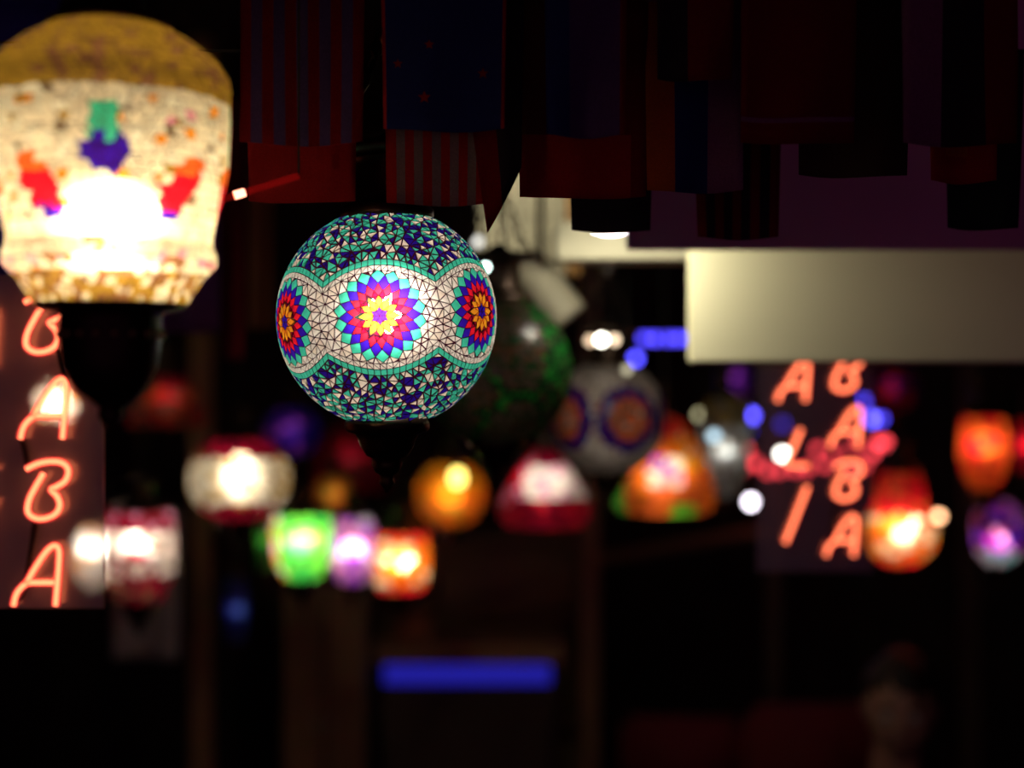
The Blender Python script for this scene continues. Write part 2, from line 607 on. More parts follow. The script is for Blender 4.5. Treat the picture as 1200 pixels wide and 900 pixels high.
    bm.free()
    eye = Vector((0, 0, CAMZ)) - c
    mo.build(t, singles=300, eye=eye, tile_name='glass_tile', mass_name='small_glass_tiles')
    hardware(t, Rg, emit('bulb_focus', WARM, 47.0), 0.005, 0.21, ztop=CEIL - c.z, links=True, seg=48)
    return t


focus_globe()

# ------------------------------------------------------------------ lamp in the left foreground
def front_lamp():
    d = 0.98; k = d / F
    c = P(130, 250, d)
    t = thing('mosaic_vase_lamp', 'large glowing cream and gold mosaic vase lamp with blue and red teardrops, blurred foreground', 'lamp', c)
    prof = [(66, 34), (80, 42), (97, 52), (124, 74), (138, 96), (137, 108), (136, 150), (134, 200), (122, 250), (114, 284), (120, 297), (121, 311), (106, 324), (93, 345), (86, 358)]
    prof = [(r * k, -(y - 250) * k) for r, y in prof]
    def keyf(az, v, z):
        y = 250 - z / k
        if y < 127: return random.choices(['gold', 'brown'], [.75, .25])[0]
        if y > 324: return random.choices(['cream', 'brown', 'gold'], [.2, .5, .3])[0] if y < 340 else random.choices(['cream', 'gold', 'brown'], [.3, .4, .3])[0]
        if 306 < y < 318: return random.choice(['cream', 'pink', 'cream', 'brown'])
        y -= 22
        a = (az + 60) % 120 - 60
        x = a * 2.3
        if abs(x + 6) < 24 - abs(y - 172) * 0.25 and 148 < y < 200 and (x + 6) ** 2 / 520 + (y - 172) ** 2 / 800 < 1: return 'blue' if y > 160 else 'teal'
        if abs(x + 6) < 12 and 120 < y <= 160: return 'teal'
        for s in (-1, 1):
            u = s * x - 84
            w = u + (y - 210) * (-0.45) * -1
            if abs(w) < 25 - abs(y - 212) * 0.25 and 172 < y < 248:
                return 'orange' if y < 192 else ('red' if y < 232 else 'blue')
        return random.choices(['cream', 'white', 'yellow', 'gold', 'pink', 'smoke'], [.70, .20, .03, .03, .02, .02])[0]
    mosaic_lathe(t, prof, 36, 64, keyf, gap=0.00042, raise_=0.0007, tri=0.4)
    base = [(88, 355), (84, 362), (62, 366), (58, 372), (58, 402), (54, 430), (41, 455), (24, 470), (13, 478), (15, 488), (10, 496), (3, 503)]
    b = mesh_obj('base_cup', *lathe([(r * k, -(y - 250) * k) for r, y in base], 40), M_METAL, t, smooth=True)
    for i in range(18):
        a = 2 * PI * i / 18
        o = mesh_obj('stud', *ico(0.0035, (0, 0, 0), 1), solid('gilt_stud', (0.35, 0.26, 0.10), rough=.3, metal=.9), b, smooth=True)
        o.location = (58.5 * k * math.sin(a), -58.5 * k * math.cos(a), -(392 - 250) * k)
    top = [(70, 36), (72, 28), (60, 22), (40, 18), (36, 0), (40, -20), (60, -24), (58, -32), (20, -38), (5, -44)]
    mesh_obj('top_cap', *lathe([(r * k, -(y - 250) * k) for r, y in top], 40), M_METAL, t, smooth=True)
    mesh_obj('cord', *tube([(0, 0, 290 * k), (0, 0, CEIL - c.z)], 0.003, 8), M_CORD, t)
    mesh_obj('bulb', *ico(0.026, (0, 0, -0.002), 1), emit('bulb_front', (1.0, 0.80, 0.43), 62.0), t)


front_lamp()

# ------------------------------------------------------------------ globes behind the focus globe
def green_globe():
    d = 1.96; c = P(583, 434, d); Rg = 87 / F * d
    t = thing('mosaic_globe_lamp', 'dark unlit green and brown mosaic globe lamp half hidden behind the bright globe', 'lamp', c)
    prof = [(Rg * math.sin(a), Rg * math.cos(a)) for a in [R(24 + 132 * i / 24) for i in range(25)]]
    def keyf(az, v, z):
        w = math.sin(R(az) * 3 + 0.6) * .16 + .5
        if abs(v - w) < .04 or abs(v - (1.30 - w)) < .04: return random.choice(['moss', 'green', 'moss', 'moss'])
        if az > 38 and v < .75: return random.choice(['moss', 'moss', 'moss', 'green', 'smoke'])
        return random.choices(['smoke', 'moss', 'brown'], [.62, .22, .16])[0]
    mosaic_lathe(t, prof, 26, 56, keyf, gap=0.0005, raise_=0.001, tri=.8)
    hardware(t, Rg, emit('bulb_green_globe', WARM, 0.12), 0, .6, ztop=CEIL - c.z, links=True)  # globe is unlit; weak glowing ball added inside to brighten its glass


def ring_globe():
    d = 2.52; c = P(713, 490, d); Rg = 67 / F * d
    t = thing('mosaic_globe_lamp', 'dim white mosaic globe lamp with navy and orange ringed circles', 'lamp', c)
    prof = [(Rg * math.sin(a), Rg * math.cos(a)) for a in [R(22 + 136 * i / 26) for i in range(27)]]
    def keyf(az, v, z):
        lat = math.asin(max(-1, min(1, z / Rg)))
        f = ((az - 22 + 36) % 72) - 36
        rho = math.degrees(math.acos(max(-1, min(1, math.cos(lat) * math.cos(R(f))))))
        if rho < 7: return 'orange'
        if rho < 13: return random.choice(['smoke', 'brown', 'grey'])
        if rho < 22: return random.choice(['orange', 'orange', 'brown'])
        if rho < 31: return 'navy'
        if rho < 34.5: return random.choice(['crimson', 'navy'])
        return random.choice(['grey', 'grey', 'white'])
    mosaic_lathe(t, prof, 34, 72, keyf, gap=0.0005, raise_=0.0008, tri=.6)
    hardware(t, Rg, emit('bulb_ring_globe', WARM, 0.45), 0.0, .6, ztop=CEIL - c.z)  # dim glow comes from a ball added inside this unlit globe


green_globe(); ring_globe()

# ------------------------------------------------------------------ lamps in the blurred background
def ball(hw, y0, y1, n=12, lo=24, hi=156, hz=None):
    cy = (y0 + y1) / 2; h = (y1 - y0) / 2
    return [(hw * math.sin(R(lo + (hi - lo) * i / n)), cy - h * math.cos(R(lo + (hi - lo) * i / n))) for i in range(n + 1)]


def bg_lamp(name, label, cx, d, prof, keyf, power, col=WARM, rows=14, cols=24, by=None, br=0.028, hang=True, finial=True, cup=True, cat='lamp', group=None):
    """prof: (half width px, image y) top to bottom; hung on a cord from the ceiling"""
    k = d / F
    ys = [y for r, y in prof]; cy = (ys[0] + ys[-1]) / 2
    by = cy if by is None else by
    c = P(cx, cy, d)
    t = thing(name, label, cat, c, group)
    pr = [(r * k, -(y - cy) * k) for r, y in prof]
    mosaic_lathe(t, pr, rows, cols, lambda az, v, z: keyf(az, v), gap=0.0011, raise_=0.0012)
    zt, rt = pr[0][1], pr[0][0]; zb, rb = pr[-1][1], pr[-1][0]
    mesh_obj('cap', *lathe([(rt * .98, zt - .003), (rt * 1.08, zt + .004), (rt * 1.0, zt + .012), (rt * .55, zt + .022), (rt * .45, zt + .05), (rt * .7, zt + .056), (.01, zt + .07), (.004, zt + .075)], 20), M_METAL, t, smooth=True)
    if finial:
        mesh_obj('finial', *lathe([(rb * .98, zb + .003), (rb * 1.06, zb - .005), (rb * .75, zb - .015), (rb * .6, zb - .035), (rb * .25, zb - .05), (rb * .28, zb - .06), (.004, zb - .075)], 20), M_METAL, t, smooth=True)
    mesh_obj('cord', *tube([(0, 0, zt + .07), (0, 0, CEIL - c.z)], 0.0025, 6), M_CORD, t)
    if power: mesh_obj('bulb', *ico(br, (0, 0, -(by - cy) * k), 1), emit('bulb_%d_%d' % (cx, cy), col, power * 1.8), t)
    return t


rc = random.choice
# crimson and cream lantern
def kf(az, v):
    s = .05 * abs(math.sin(R(az) * 5))
    return rc(['cream', 'cream', 'white', 'gold']) if .24 + s < v < .78 - s else rc(['crimson', 'maroon'])
bg_lamp('mosaic_lantern', 'cream mosaic lantern with crimson top and bottom, hanging above the green lantern', 281, 2.9, ball(59, 510, 612), kf, 13, (1, .86, .6), by=558)
# red-white lantern next to the left neon sign
def kf(az, v):
    if v < .16: return rc(['crimson', 'crimson', 'pink'])
    if v > .68: return rc(['maroon', 'brown', 'crimson'])
    return rc(['white', 'cream', 'cream', 'crimson', 'smoke'])
bg_lamp('mosaic_lantern', 'white and dark red mosaic lantern beside the left neon sign', 163, 3.1, [(36, 598), (40, 608), (41, 640), (41, 670), (34, 690), (24, 704)], kf, 15, (1, .82, .7), by=636, rows=10, cols=18)
def kf(az, v): return rc(['white', 'cream', 'yellow', 'white'])
bg_lamp('mosaic_lantern', 'small white lantern shining behind the corner of the left neon panel', 108, 3.2, ball(21, 610, 694), kf, 62, (1, .9, .75), by=642, rows=8, cols=14, br=.02)
bg_lamp('mosaic_lantern', 'small warm white lantern behind the middle of the left neon panel', 66, 3.3, ball(24, 446, 496), kf, 75, (1, .9, .75), rows=8, cols=14, br=.02)  # lantern added to make a white reflection-like blob in the panel
# green, pink, orange trio
def kf(az, v):
    if az < -52: return rc(['yellow', 'cream', 'pink'])
    return rc(['green', 'green', 'lime']) if v > .25 or abs(az) > 30 else rc(['lime', 'green'])
bg_lamp('mosaic_lantern', 'bright green glass lantern left of the small pink lantern', 354, 3.5, [(30, 602), (34, 610), (34, 645), (30, 662), (20, 678)], kf, 30, (.95, 1, .8), by=632, rows=8, cols=14)
bg_lamp('glass_tube_lamp', 'slim lime green glass tube lamp left of the green lantern', 311, 3.7, [(9, 598), (11, 606), (11, 660), (9, 668)], lambda az, v: rc(['green', 'lime', 'green']), 1.1, (1, 1, .6), rows=8, cols=8, br=.012)
bg_lamp('mosaic_lantern', 'small pink lantern between the green and the orange lanterns', 413, 3.8, [(18, 606), (25, 616), (26, 650), (22, 670), (14, 682)], lambda az, v: rc(['pink', 'pink', 'purple', 'white']), 17, (1, .85, .95), by=642, rows=8, cols=14, br=.024)
bg_lamp('mosaic_lantern', 'amber orange cube-like lantern right of the small pink lantern', 470, 3.5, [(26, 624), (32, 630), (33, 660), (31, 684), (24, 692)], lambda az, v: rc(['amber', 'yellow', 'cream', 'orange']) if .1 < v < .85 else rc(['orange', 'red']), 20, (1, .82, .5), by=655, rows=8, cols=14, br=.026)
# yellow globe
bg_lamp('mosaic_globe_lamp', 'yellow and amber glass globe lamp under the dark green globe', 528, 3.6, ball(41, 540, 618), lambda az, v: rc(['yellow', 'gold', 'amber']) if v < .55 else rc(['amber', 'orange', 'gold']), 5.5, (1, .8, .3), rows=10, cols=16, br=.03)
t = thing('light_bulb', 'bright bare yellow bulb glowing beside the yellow globe lamp', 'bulb', P(536, 561, 3.3))
mesh_obj('glass_bulb', *lathe([(.004, .026), (.012, .02), (.018, .006), (.016, -.01), (.008, -.018), (.003, -.02)], 16), emit('yellow_bulb', (1, .78, .16), 4.5), t, smooth=True)
mesh_obj('socket', *lathe([(.006, .055), (.010, .05), (.010, .024), (.006, .022)], 12), M_METAL, t)
mesh_obj('cord', *tube([(0, 0, .05), (0, 0, CEIL - t.location.z)], .002, 6), M_CORD, t)
# red, white and crimson dome
def kf(az, v):
    if az < -35 and v < .75: return rc(['red', 'red', 'pink'])
    if v < .18: return 'crimson'
    if v < .66: return rc(['cream', 'white', 'cream', 'pink'])
    return rc(['crimson', 'red', 'crimson'])
bg_lamp('mosaic_dome_lamp', 'red and white domed mosaic lamp right of the yellow globe', 638, 3.0, [(10, 527), (20, 537), (34, 555), (48, 578), (54, 592), (54, 606), (44, 616)], kf, 2.2, (1, .88, .75), by=572, br=.045, finial=False)
# orange dome
def kf(az, v):
    if v < .25: return rc(['red', 'orange', 'red'])
    if az < -50 and v > .6: return rc(['lime', 'green'])
    if 28 < az < 70 and v < .6: return rc(['yellow', 'amber', 'cream'])
    if abs(az - 6) < 22 and .42 < v < .75: return rc(['pink', 'cream', 'purple', 'grey'])
    if 12 < az < 40 and v > .85: return 'lime'
    return rc(['orange', 'amber', 'orange'])
bg_lamp('mosaic_dome_lamp', 'orange domed mosaic lamp with a pale medallion, right of the ringed globe', 778, 3.1, [(12, 488), (26, 500), (42, 525), (54, 555), (60, 580), (58, 594), (50, 600)], kf, 2.6, (1, .85, .6), by=560, br=.05, finial=False)
# silver and gold
bg_lamp('mosaic_lantern', 'silver and gold beaded lantern between the orange dome and the right neon sign', 850, 3.3, [(14, 466), (28, 474), (30, 500), (24, 540), (18, 570), (10, 584)], lambda az, v: rc(['gold', 'gold', 'smoke']) if v < .28 else rc(['grey', 'smoke', 'white', 'grey']), 3.2, (.9, 1, 1), rows=10, cols=14, br=.02)
# red gourd, orange lamp, purple lamp at right
bg_lamp('glass_gourd_lamp', 'glowing red and orange round lamp right of the right neon sign', 1055, 3.2, [(22, 552), (26, 566), (30, 590), (38, 604), (43, 624), (38, 644), (24, 658), (14, 662)], lambda az, v: rc(['red', 'orange', 'red']) if v < .42 or v > .82 else rc(['orange', 'amber', 'yellow', 'cream']), 15, (1, .75, .45), by=618, rows=12, cols=18)
bg_lamp('mosaic_lantern', 'orange red tulip lantern near the right edge, highest of the right-hand lamps', 1153, 3.2, [(22, 488), (28, 500), (29, 530), (24, 556), (14, 574)], lambda az, v: rc(['red', 'orange', 'orange']), 7, (1, .7, .35), by=520, rows=8, cols=14)
bg_lamp('mosaic_lantern', 'small pink and violet lantern in the right corner below the orange tulip lantern', 1170, 3.5, ball(30, 582, 664), lambda az, v: rc(['pink', 'purple', 'crimson', 'navy']) if v < .75 else rc(['grey', 'teal', 'white']), 9, (1, .8, 1), by=632, rows=8, cols=14, br=.02)
bg_lamp('mosaic_lantern', 'dim red lantern cut off by the right edge of the picture', 1204, 3.6, ball(20, 488, 556), lambda az, v: rc(['red', 'crimson']), 3.5, (1, .6, .4), rows=8, cols=12, br=.02)
# dim lamps
bg_lamp('mosaic_dome_lamp', 'dim red glass dome lamp behind the finial of the bright globe', 412, 4.6, [(12, 498), (28, 506), (42, 530), (46, 560), (40, 574)], lambda az, v: rc(['crimson', 'red', 'crimson']), .8, (1, .7, .6), finial=False)  # unlit lamp; faint bulb added inside so the red glass shows
bg_lamp('mosaic_globe_lamp', 'small dim amber globe lamp under the dim red dome', 391, 4.1, ball(24, 556, 602), lambda az, v: rc(['amber', 'gold']), 1.6, (1, .8, .5), rows=8, cols=12, br=.02)
bg_lamp('mosaic_globe_lamp', 'dim violet blue globe lamp left of the dim red dome', 342, 4.4, ball(34, 476, 536), lambda az, v: rc(['navy', 'blue', 'purple']), .8, (1, .9, 1), rows=8, cols=12)
bg_lamp('mosaic_dome_lamp', 'dim orange red glass lamp between the left neon sign and the crimson lantern', 196, 3.4, [(12, 440), (24, 448), (38, 462), (46, 486), (42, 500)], lambda az, v: rc(['red', 'orange', 'crimson', 'smoke']) if v > .3 else 'crimson', 1.0, (1, .7, .5), finial=False)
bg_lamp('mosaic_globe_lamp', 'dim violet lamp above the orange dome under the pale board', 862, 4.6, ball(22, 424, 466), lambda az, v: rc(['purple', 'navy']), .9, (1, .8, 1), rows=8, cols=12, br=.02)
bg_lamp('mosaic_globe_lamp', 'dim crimson globe lamp behind the top of the right neon sign', 1046, 4.6, ball(30, 426, 482), lambda az, v: rc(['crimson', 'red', 'navy']), .7, (1, .7, .6), rows=8, cols=12, br=.02)
# tall blue lamp low on the left
GL['sky'] = glass('glass_sky', (0.10, 0.16, 0.60))
bg_lamp('glass_tube_lamp', 'dim blue glass tube lamp hanging low beside the wooden post', 277, 4.0, [(8, 676), (12, 684), (13, 720), (11, 744), (7, 752)], lambda az, v: rc(['sky', 'sky', 'blue']), .75, (.8, .9, 1), rows=8, cols=10, br=.015)


# ------------------------------------------------------------------ small bare lights (bokeh discs)
def point_bulb(label, x, y, d, col, power, r=.012, name='small_bulb', group=None):
    t = thing(name, label, 'light', P(x, y, d), group)
    k = r / .012
    mesh_obj('glass_bulb', *lathe([(.003 * k, .011 * k), (.008 * k, .009 * k), (.012 * k, 0), (.009 * k, -.008 * k), (.002 * k, -.012 * k)], 12), emit('spot_%d_%d' % (x, y), col, power), t, smooth=True)
    mesh_obj('socket', *lathe([(.004 * k, .03 * k), (.007 * k, .028 * k), (.007 * k, .011 * k), (.004 * k, .010 * k)], 10), M_METAL, t)
    mesh_obj('cord', *tube([(0, 0, .028 * k), (0, 0, CEIL - t.location.z)], .0015, 6), M_CORD, t)


WH = (1, .95, .85)
point_bulb('bright white bulb behind the L of the right neon sign', 917, 532, 4.0, WH, 22)
point_bulb('white bulb with a violet cast low beside the silver lantern', 880, 588, 3.9, (.95, .85, 1), 9, .015)
point_bulb('orange white bulb right of the glowing red round lamp', 1100, 605, 3.9, (1, .5, .25), 8)
point_bulb('white bulb at the collar of the ringed globe', 705, 398, 2.40, (1, .97, .8), 13, .009)
point_bulb('small warm bulb left of the white bulb on the ringed globe', 692, 399, 2.42, (1, .7, .45), 2.4, .008)
point_bulb('small warm bulb right of the white bulb on the ringed globe', 720, 398, 2.42, (1, .75, .5), 3.2, .008)
point_bulb('pale green bulb beside the upper right edge of the bright globe', 569, 313, 1.84, (.75, 1, .9), 7, .006)
point_bulb('silvery white bulb above the pale green bulb', 560, 283, 2.5, (1, .98, .9), 1.5, .009)
point_bulb('faint grey bulb above the amber orange lantern', 492, 622, 4.2, (.8, .75, .8), .9, .012)
point_bulb('bright blue bulb left of the L of the right neon sign', 881, 487, 4.3, (.10, .08, 1), 11, .015)
point_bulb('dim blue bulb just under the bright blue one', 877, 505, 4.4, (.06, .04, 1), 3, .012)
point_bulb('dim blue bulb between the A and L of the right neon sign', 917, 497, 4.5, (.08, .05, 1), 1.6, .015)
point_bulb('blue bulb right of the right neon sign, largest of that blue cluster', 1021, 491, 4.3, (.12, .10, 1), 8, .017)
point_bulb('blue bulb at the top of the cluster right of the neon sign', 1012, 470, 4.3, (.08, .06, 1), 5, .014)
point_bulb('blue bulb at the right of the cluster beside the neon sign', 1033, 491, 4.4, (.08, .06, 1), 4, .012)
point_bulb('blue bulb under the left end of the blue light strip', 745, 420, 4.2, (.08, .07, 1), 9, .012)
point_bulb('faint cream bulb at the upper right of the ringed globe', 735, 433, 2.42, (1, .9, .6), .9, .008)
point_bulb('dim cream bulb on the gold top of the silver lantern', 820, 486, 3.4, (1, .9, .5), 1.2, .012)
point_bulb('pale blue bulb in front of the silver lantern', 837, 511, 3.1, (.6, .85, 1), 2.0, .012)

# red light string, its bulbs are parts of one string
t = thing('light_string', 'string of red round bulbs glowing behind the right neon sign', 'string lights', P(950, 500, 4.5))
pts = [(868, 550), (874, 527), (886, 543), (900, 552), (914, 551), (932, 550), (946, 549), (958, 527), (968, 545), (978, 532), (1003, 520), (1012, 546), (1022, 531), (1030, 519), (1038, 519), (1000, 550)]
wp = []
for i, (x, y) in enumerate(pts):
    q = P(x, y, 4.5) - t.location
    mesh_obj('bulb', *ico(.016, q, 1), emit('red_string', (1, .06, .08), 3.8), t)
    wp.append(q + Vector((0, .018, .018)))
wp = [P(840, 500, 4.5) - t.location] + wp + [P(1075, 500, 4.5) - t.location]
wp.sort(key=lambda q: q.x)
mesh_obj('wire', *tube(catmull(wp, 4), .002, 6), M_CORD, t)
for q in (wp[0], wp[-1]):
    mesh_obj('hanging_wire', *tube([q, (q.x, q.y, CEIL - t.location.z)], .0018, 6), M_CORD, t)

# blue light strip far right of the ringed globe
t = thing('light_strip', 'short blue light strip behind the left end of the pale board', 'light strip', P(782, 397, 4.3))
k = 4.3 / F
mesh_obj('housing', *box(-34 * k, 34 * k, .004, .03, -7 * k, 9 * k, .004), M_METAL, t)
for i in range(5):
    mesh_obj('diode', *box((-31 + 13 * i) * k, (-22 + 13 * i) * k, -.004, .004, -4 * k, 4 * k), emit('blue_diode', (.08, .06, 1), 4.5), t)
for s in (-1, 1): mesh_obj('hanging_wire', *tube([(s * 28 * k, .017, 9 * k), (s * 28 * k, .017, CEIL - t.location.z)], .002, 6), M_CORD, t)


# ------------------------------------------------------------------ neon signs
A_STROKES = [[(0, 70), (3, 58), (9, 49), (17, 43.5), (28, 43), (47, 43)], [(15, 44), (24, 28), (33, 14), (41, 4), (48, 0), (53, 5), (53, 20), (51.5, 40), (49, 70)]]
B_STROKE = [(0, 8), (14, 1.5), (30, -1), (43, 1.5), (49, 10), (45, 22), (34, 29), (29, 32), (36, 40), (39, 50), (34, 60), (22, 65.5), (10, 65), (2, 58), (3, 45), (10, 30), (20, 13)]
L_STROKE = [(30, 0), (22, 20), (13, 40), (3, 58), (8, 64), (22, 66), (44, 66)]
I_STROKE = [(40, 0), (26, 36), (12, 72), (0, 101)]


def neon_sign(label, ox, oy, d, scale, ali_dx, panel, milk, yaw, core, halo):
    """ox,oy: image position of the last A's apex; scale: sign pixel -> metres"""
    o = P(ox, oy, d)
    t = thing('neon_sign', label, 'neon sign', o, 'red ALI BABA neon signs', rot=(0, 0, yaw))
    def X(p, x0, y0): return Vector(((p[0] + x0) * scale, -0.011, -(p[1] + y0) * scale))
    letters = [('letter_b', [B_STROKE], -33, -291), ('letter_a', A_STROKES, -38, -194), ('letter_b', [B_STROKE], -31, -97), ('letter_a', A_STROKES, -46, 0),
               ('letter_a', A_STROKES, -142 + ali_dx, -276), ('letter_l', [L_STROKE], -131 + ali_dx, -156), ('letter_i', [I_STROKE], -129 + ali_dx, -54)]
    gm = neon_glass('neon_glass', (1, .045, .055), halo); cm = emit('neon_gas', (1, .40, .19), core)
    for nm, strokes, x0, y0 in letters:
        g = mesh_obj(nm, *merge(*[tube(catmull([X(p, x0, y0) for p in s], 5), .0041, 10) for s in strokes]), gm, t, smooth=True)
        mesh_obj('gas_glow', *merge(*[tube(catmull([X(p, x0, y0) for p in s], 5), .0024, 8) for s in strokes]), cm, g, smooth=True)
    links = [[(4, -228), (10, -205), (10, -192)], [(-38, -124), (-34, -108), (-31, -90)], [(-22, -32), (-28, 10), (-34, 45), (-44, 66)]]
    for l in links:
        mesh_obj('blackout_tube', *tube(catmull([Vector((x * scale, -.006, -y * scale)) for x, y in l], 4), .0030, 8), M_CORD, t)
    x0, x1, y0, y1 = panel
    mesh_obj('acrylic_panel', *box(x0 * scale, x1 * scale, 0, .005, -y1 * scale, -y0 * scale), acrylic('acrylic_%d' % ox, milk), t)
    for x in (x0 + 12, x1 - 12):
        mesh_obj('hanging_wire', *tube([(x * scale, .0025, -(y0 + 6) * scale), (x * scale, .0025, CEIL - o.z)], .001, 6), M_CORD, t)
    return t


neon_sign('red neon sign reading ALI BABA on a clear panel, cut off by the left edge', 66, 638, 1.476, 1.476 / F, 18, (-160, 55, -316, 75), .42, 0.0, 2.6, .55)
neon_sign('blurred red neon sign reading ALI BABA below the pale board', 996.5, 604.5, 2.26, 2.26 / F / 1.53, 10, (-168, 40, -300, 100), .06, 0.0, 2.9, .75)

# ------------------------------------------------------------------ fascia, pale board, spotlights
M_BOARD = solid('cream_board', (0.80, 0.76, 0.50), rough=.55, scale=3, noise=.05, bump=.05)
M_FASCIA = solid('mauve_fascia', (0.85, 0.40, 0.70), rough=.7, scale=3, noise=.06, bump=.05)  # purple light on the fascia is put into this base colour
d = 1.75; a = P(735, 292, d)
fs = mesh_obj('fascia_board', *box(a.x, 1.3, d, d + .02, a.z, CEIL, .002), M_FASCIA)
tag(fs, 'dim mauve fascia board behind the row of flags at upper right', 'board')
d = 1.96; a = P(808, 296, d); b = P(1200, 425, d)
pb = thing('sign_board', 'pale cream blank board lit at its upper left corner, above the right neon sign', 'board', (a.x, d, b.z))
mesh_obj('panel', *box(0, .95, 0, .025, 0, a.z - b.z + .01, .003), M_BOARD, pb)
for x in (.05, .5, .9):
    mesh_obj('bracket', *box(x, x + .02, .025, .035, .05, CEIL - b.z), M_METAL, pb)
d = 2.08; a = P(668, 270, d); b = P(818, 303, d)
bm_ = mesh_obj('ceiling_beam', *box(a.x - .02, 1.2, d, d + .1, b.z, b.z + .055, .003), solid('cream_paint', (.62, .58, .42), rough=.7, noise=.05))
tag(bm_, 'short cream beam showing left of the pale board under the fascia', 'beam')


def spotlight(name, label, loc, aim, r, L, mat, lens=None, energy=0, size=2.2, throw=None):
    loc, aim = Vector(loc), Vector(aim)
    t = thing(name, label, 'spotlight', loc)
    dr = (aim - loc).normalized()
    rot = dr.to_track_quat('-Z', 'Y')
    o = mesh_obj('housing', *lathe([(r * .5, L), (r * .9, L * .95), (r, L * .8), (r, .004), (r * .93, .0), (r * .9, .004)], 28), mat, t, smooth=False)
    o.rotation_mode = 'QUATERNION'; o.rotation_quaternion = rot
    if lens:
        l = mesh_obj('lens', *lathe([(r * .9, .003), (r * .9, -.0005), (r * .5, -.004), (r * .1, -.005)], 28), lens, t)
        l.rotation_mode = 'QUATERNION'; l.rotation_quaternion = rot
    top = (rot @ Vector((0, 0, L * .6)))
    mesh_obj('stem', *tube([top, (top.x, top.y, CEIL - loc.z)], .006, 8), M_METAL, t)
    if energy:
        ld = bpy.data.lights.new('spot_lamp', 'SPOT'); ld.energy = energy; ld.spot_size = size; ld.spot_blend = .6; ld.shadow_soft_size = .027
        ld.color = (1, .93, .72)
        lo = bpy.data.objects.new('spot_lamp', ld); COL.objects.link(lo); lo.parent = t
        lo.location = dr * .008; lo.rotation_mode = 'QUATERNION'
        lo.rotation_quaternion = Vector(throw).to_track_quat('-Z', 'Y') if throw else rot
    return t


q = P(716, 270, 1.86)
spotlight('track_spotlight', 'black spotlight with a violet white lens peeking out below the black flag', q, q + Vector((0, -.02, -.36)), .027, .08, M_METAL, emit('spot_lens', (.95, .85, 1), 12), 4.6, 3.0, throw=(.14, .25, -.3))
q = P(668, 372, 2.25)
spotlight('track_spotlight', 'cream can spotlight tilted down right of the green globe', q, q + Vector((.35, -.06, -.45)), .031, .125, solid('cream_can', (.60, .55, .40), rough=.45, noise=.06))
# slatted cream panel behind the green globe's chains
a = P(560, 180, 2.7); b = P(682, 322, 2.7)
sp = thing('slatted_screen', 'cream vertical slatted screen behind the chains of the green globe', 'screen', (a.x, 2.7, b.z))
w = (b.x - a.x) / 14
for i in range(14):
    mesh_obj('slat', *box(i * w + .001, (i + 1) * w - .004, (i % 2) * .003, .014, 0, a.z - b.z, .002), solid('cream_slat', (.62, .56, .38), rough=.6) if i < 12 else solid('orange_slat', (.6, .30, .08), rough=.6), sp)
mesh_obj('back_rail', *box(0, b.x - a.x, .014, .03, .02, .05), M_METAL, sp)
mesh_obj('back_rail', *box(0, b.x - a.x, .014, .03, .15, .18), M_METAL, sp)
for x in (.02, b.x - a.x - .03): mesh_obj('hanger', *box(x, x + .01, .03, .04, .02, CEIL - b.z), M_METAL, sp)
q = P(588, 152, 2.30)
spotlight('track_spotlight', 'small spotlight washing the slatted screen, hidden above by the flags', q, P(640, 270, 2.7), .02, .06, M_METAL, emit('spot_lens_warm', (1, .9, .6), 6), 5, 1.3)

# ------------------------------------------------------------------ flags on strings
CL = {
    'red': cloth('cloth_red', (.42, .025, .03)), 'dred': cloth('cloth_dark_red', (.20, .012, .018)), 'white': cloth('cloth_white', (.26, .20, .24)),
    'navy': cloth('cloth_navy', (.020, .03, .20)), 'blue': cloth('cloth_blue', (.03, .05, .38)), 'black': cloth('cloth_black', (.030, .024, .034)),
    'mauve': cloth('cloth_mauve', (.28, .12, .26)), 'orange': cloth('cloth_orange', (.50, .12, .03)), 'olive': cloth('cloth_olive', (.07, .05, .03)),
    'green': cloth('cloth_green', (.03, .06, .045)), 'brown': cloth('cloth_brown', (.20, .08, .04)), 'purple': cloth('cloth_purple', (.10, .05, .22)), 'dimviolet': cloth('cloth_violet', (.30, .14, .50)), 'maroon': cloth('cloth_maroon', (.45, .05, .07)), 'tan': cloth('cloth_tan', (.50, .22, .10)), 'royal': cloth('cloth_royal', (.08, .08, .60)), 'lilac': cloth('cloth_lilac', (.09, .06, .22)), 'grey': cloth('cloth_grey', (.65, .6, .58)),  # lilac entry is white cloth with blue light put into its colour
}


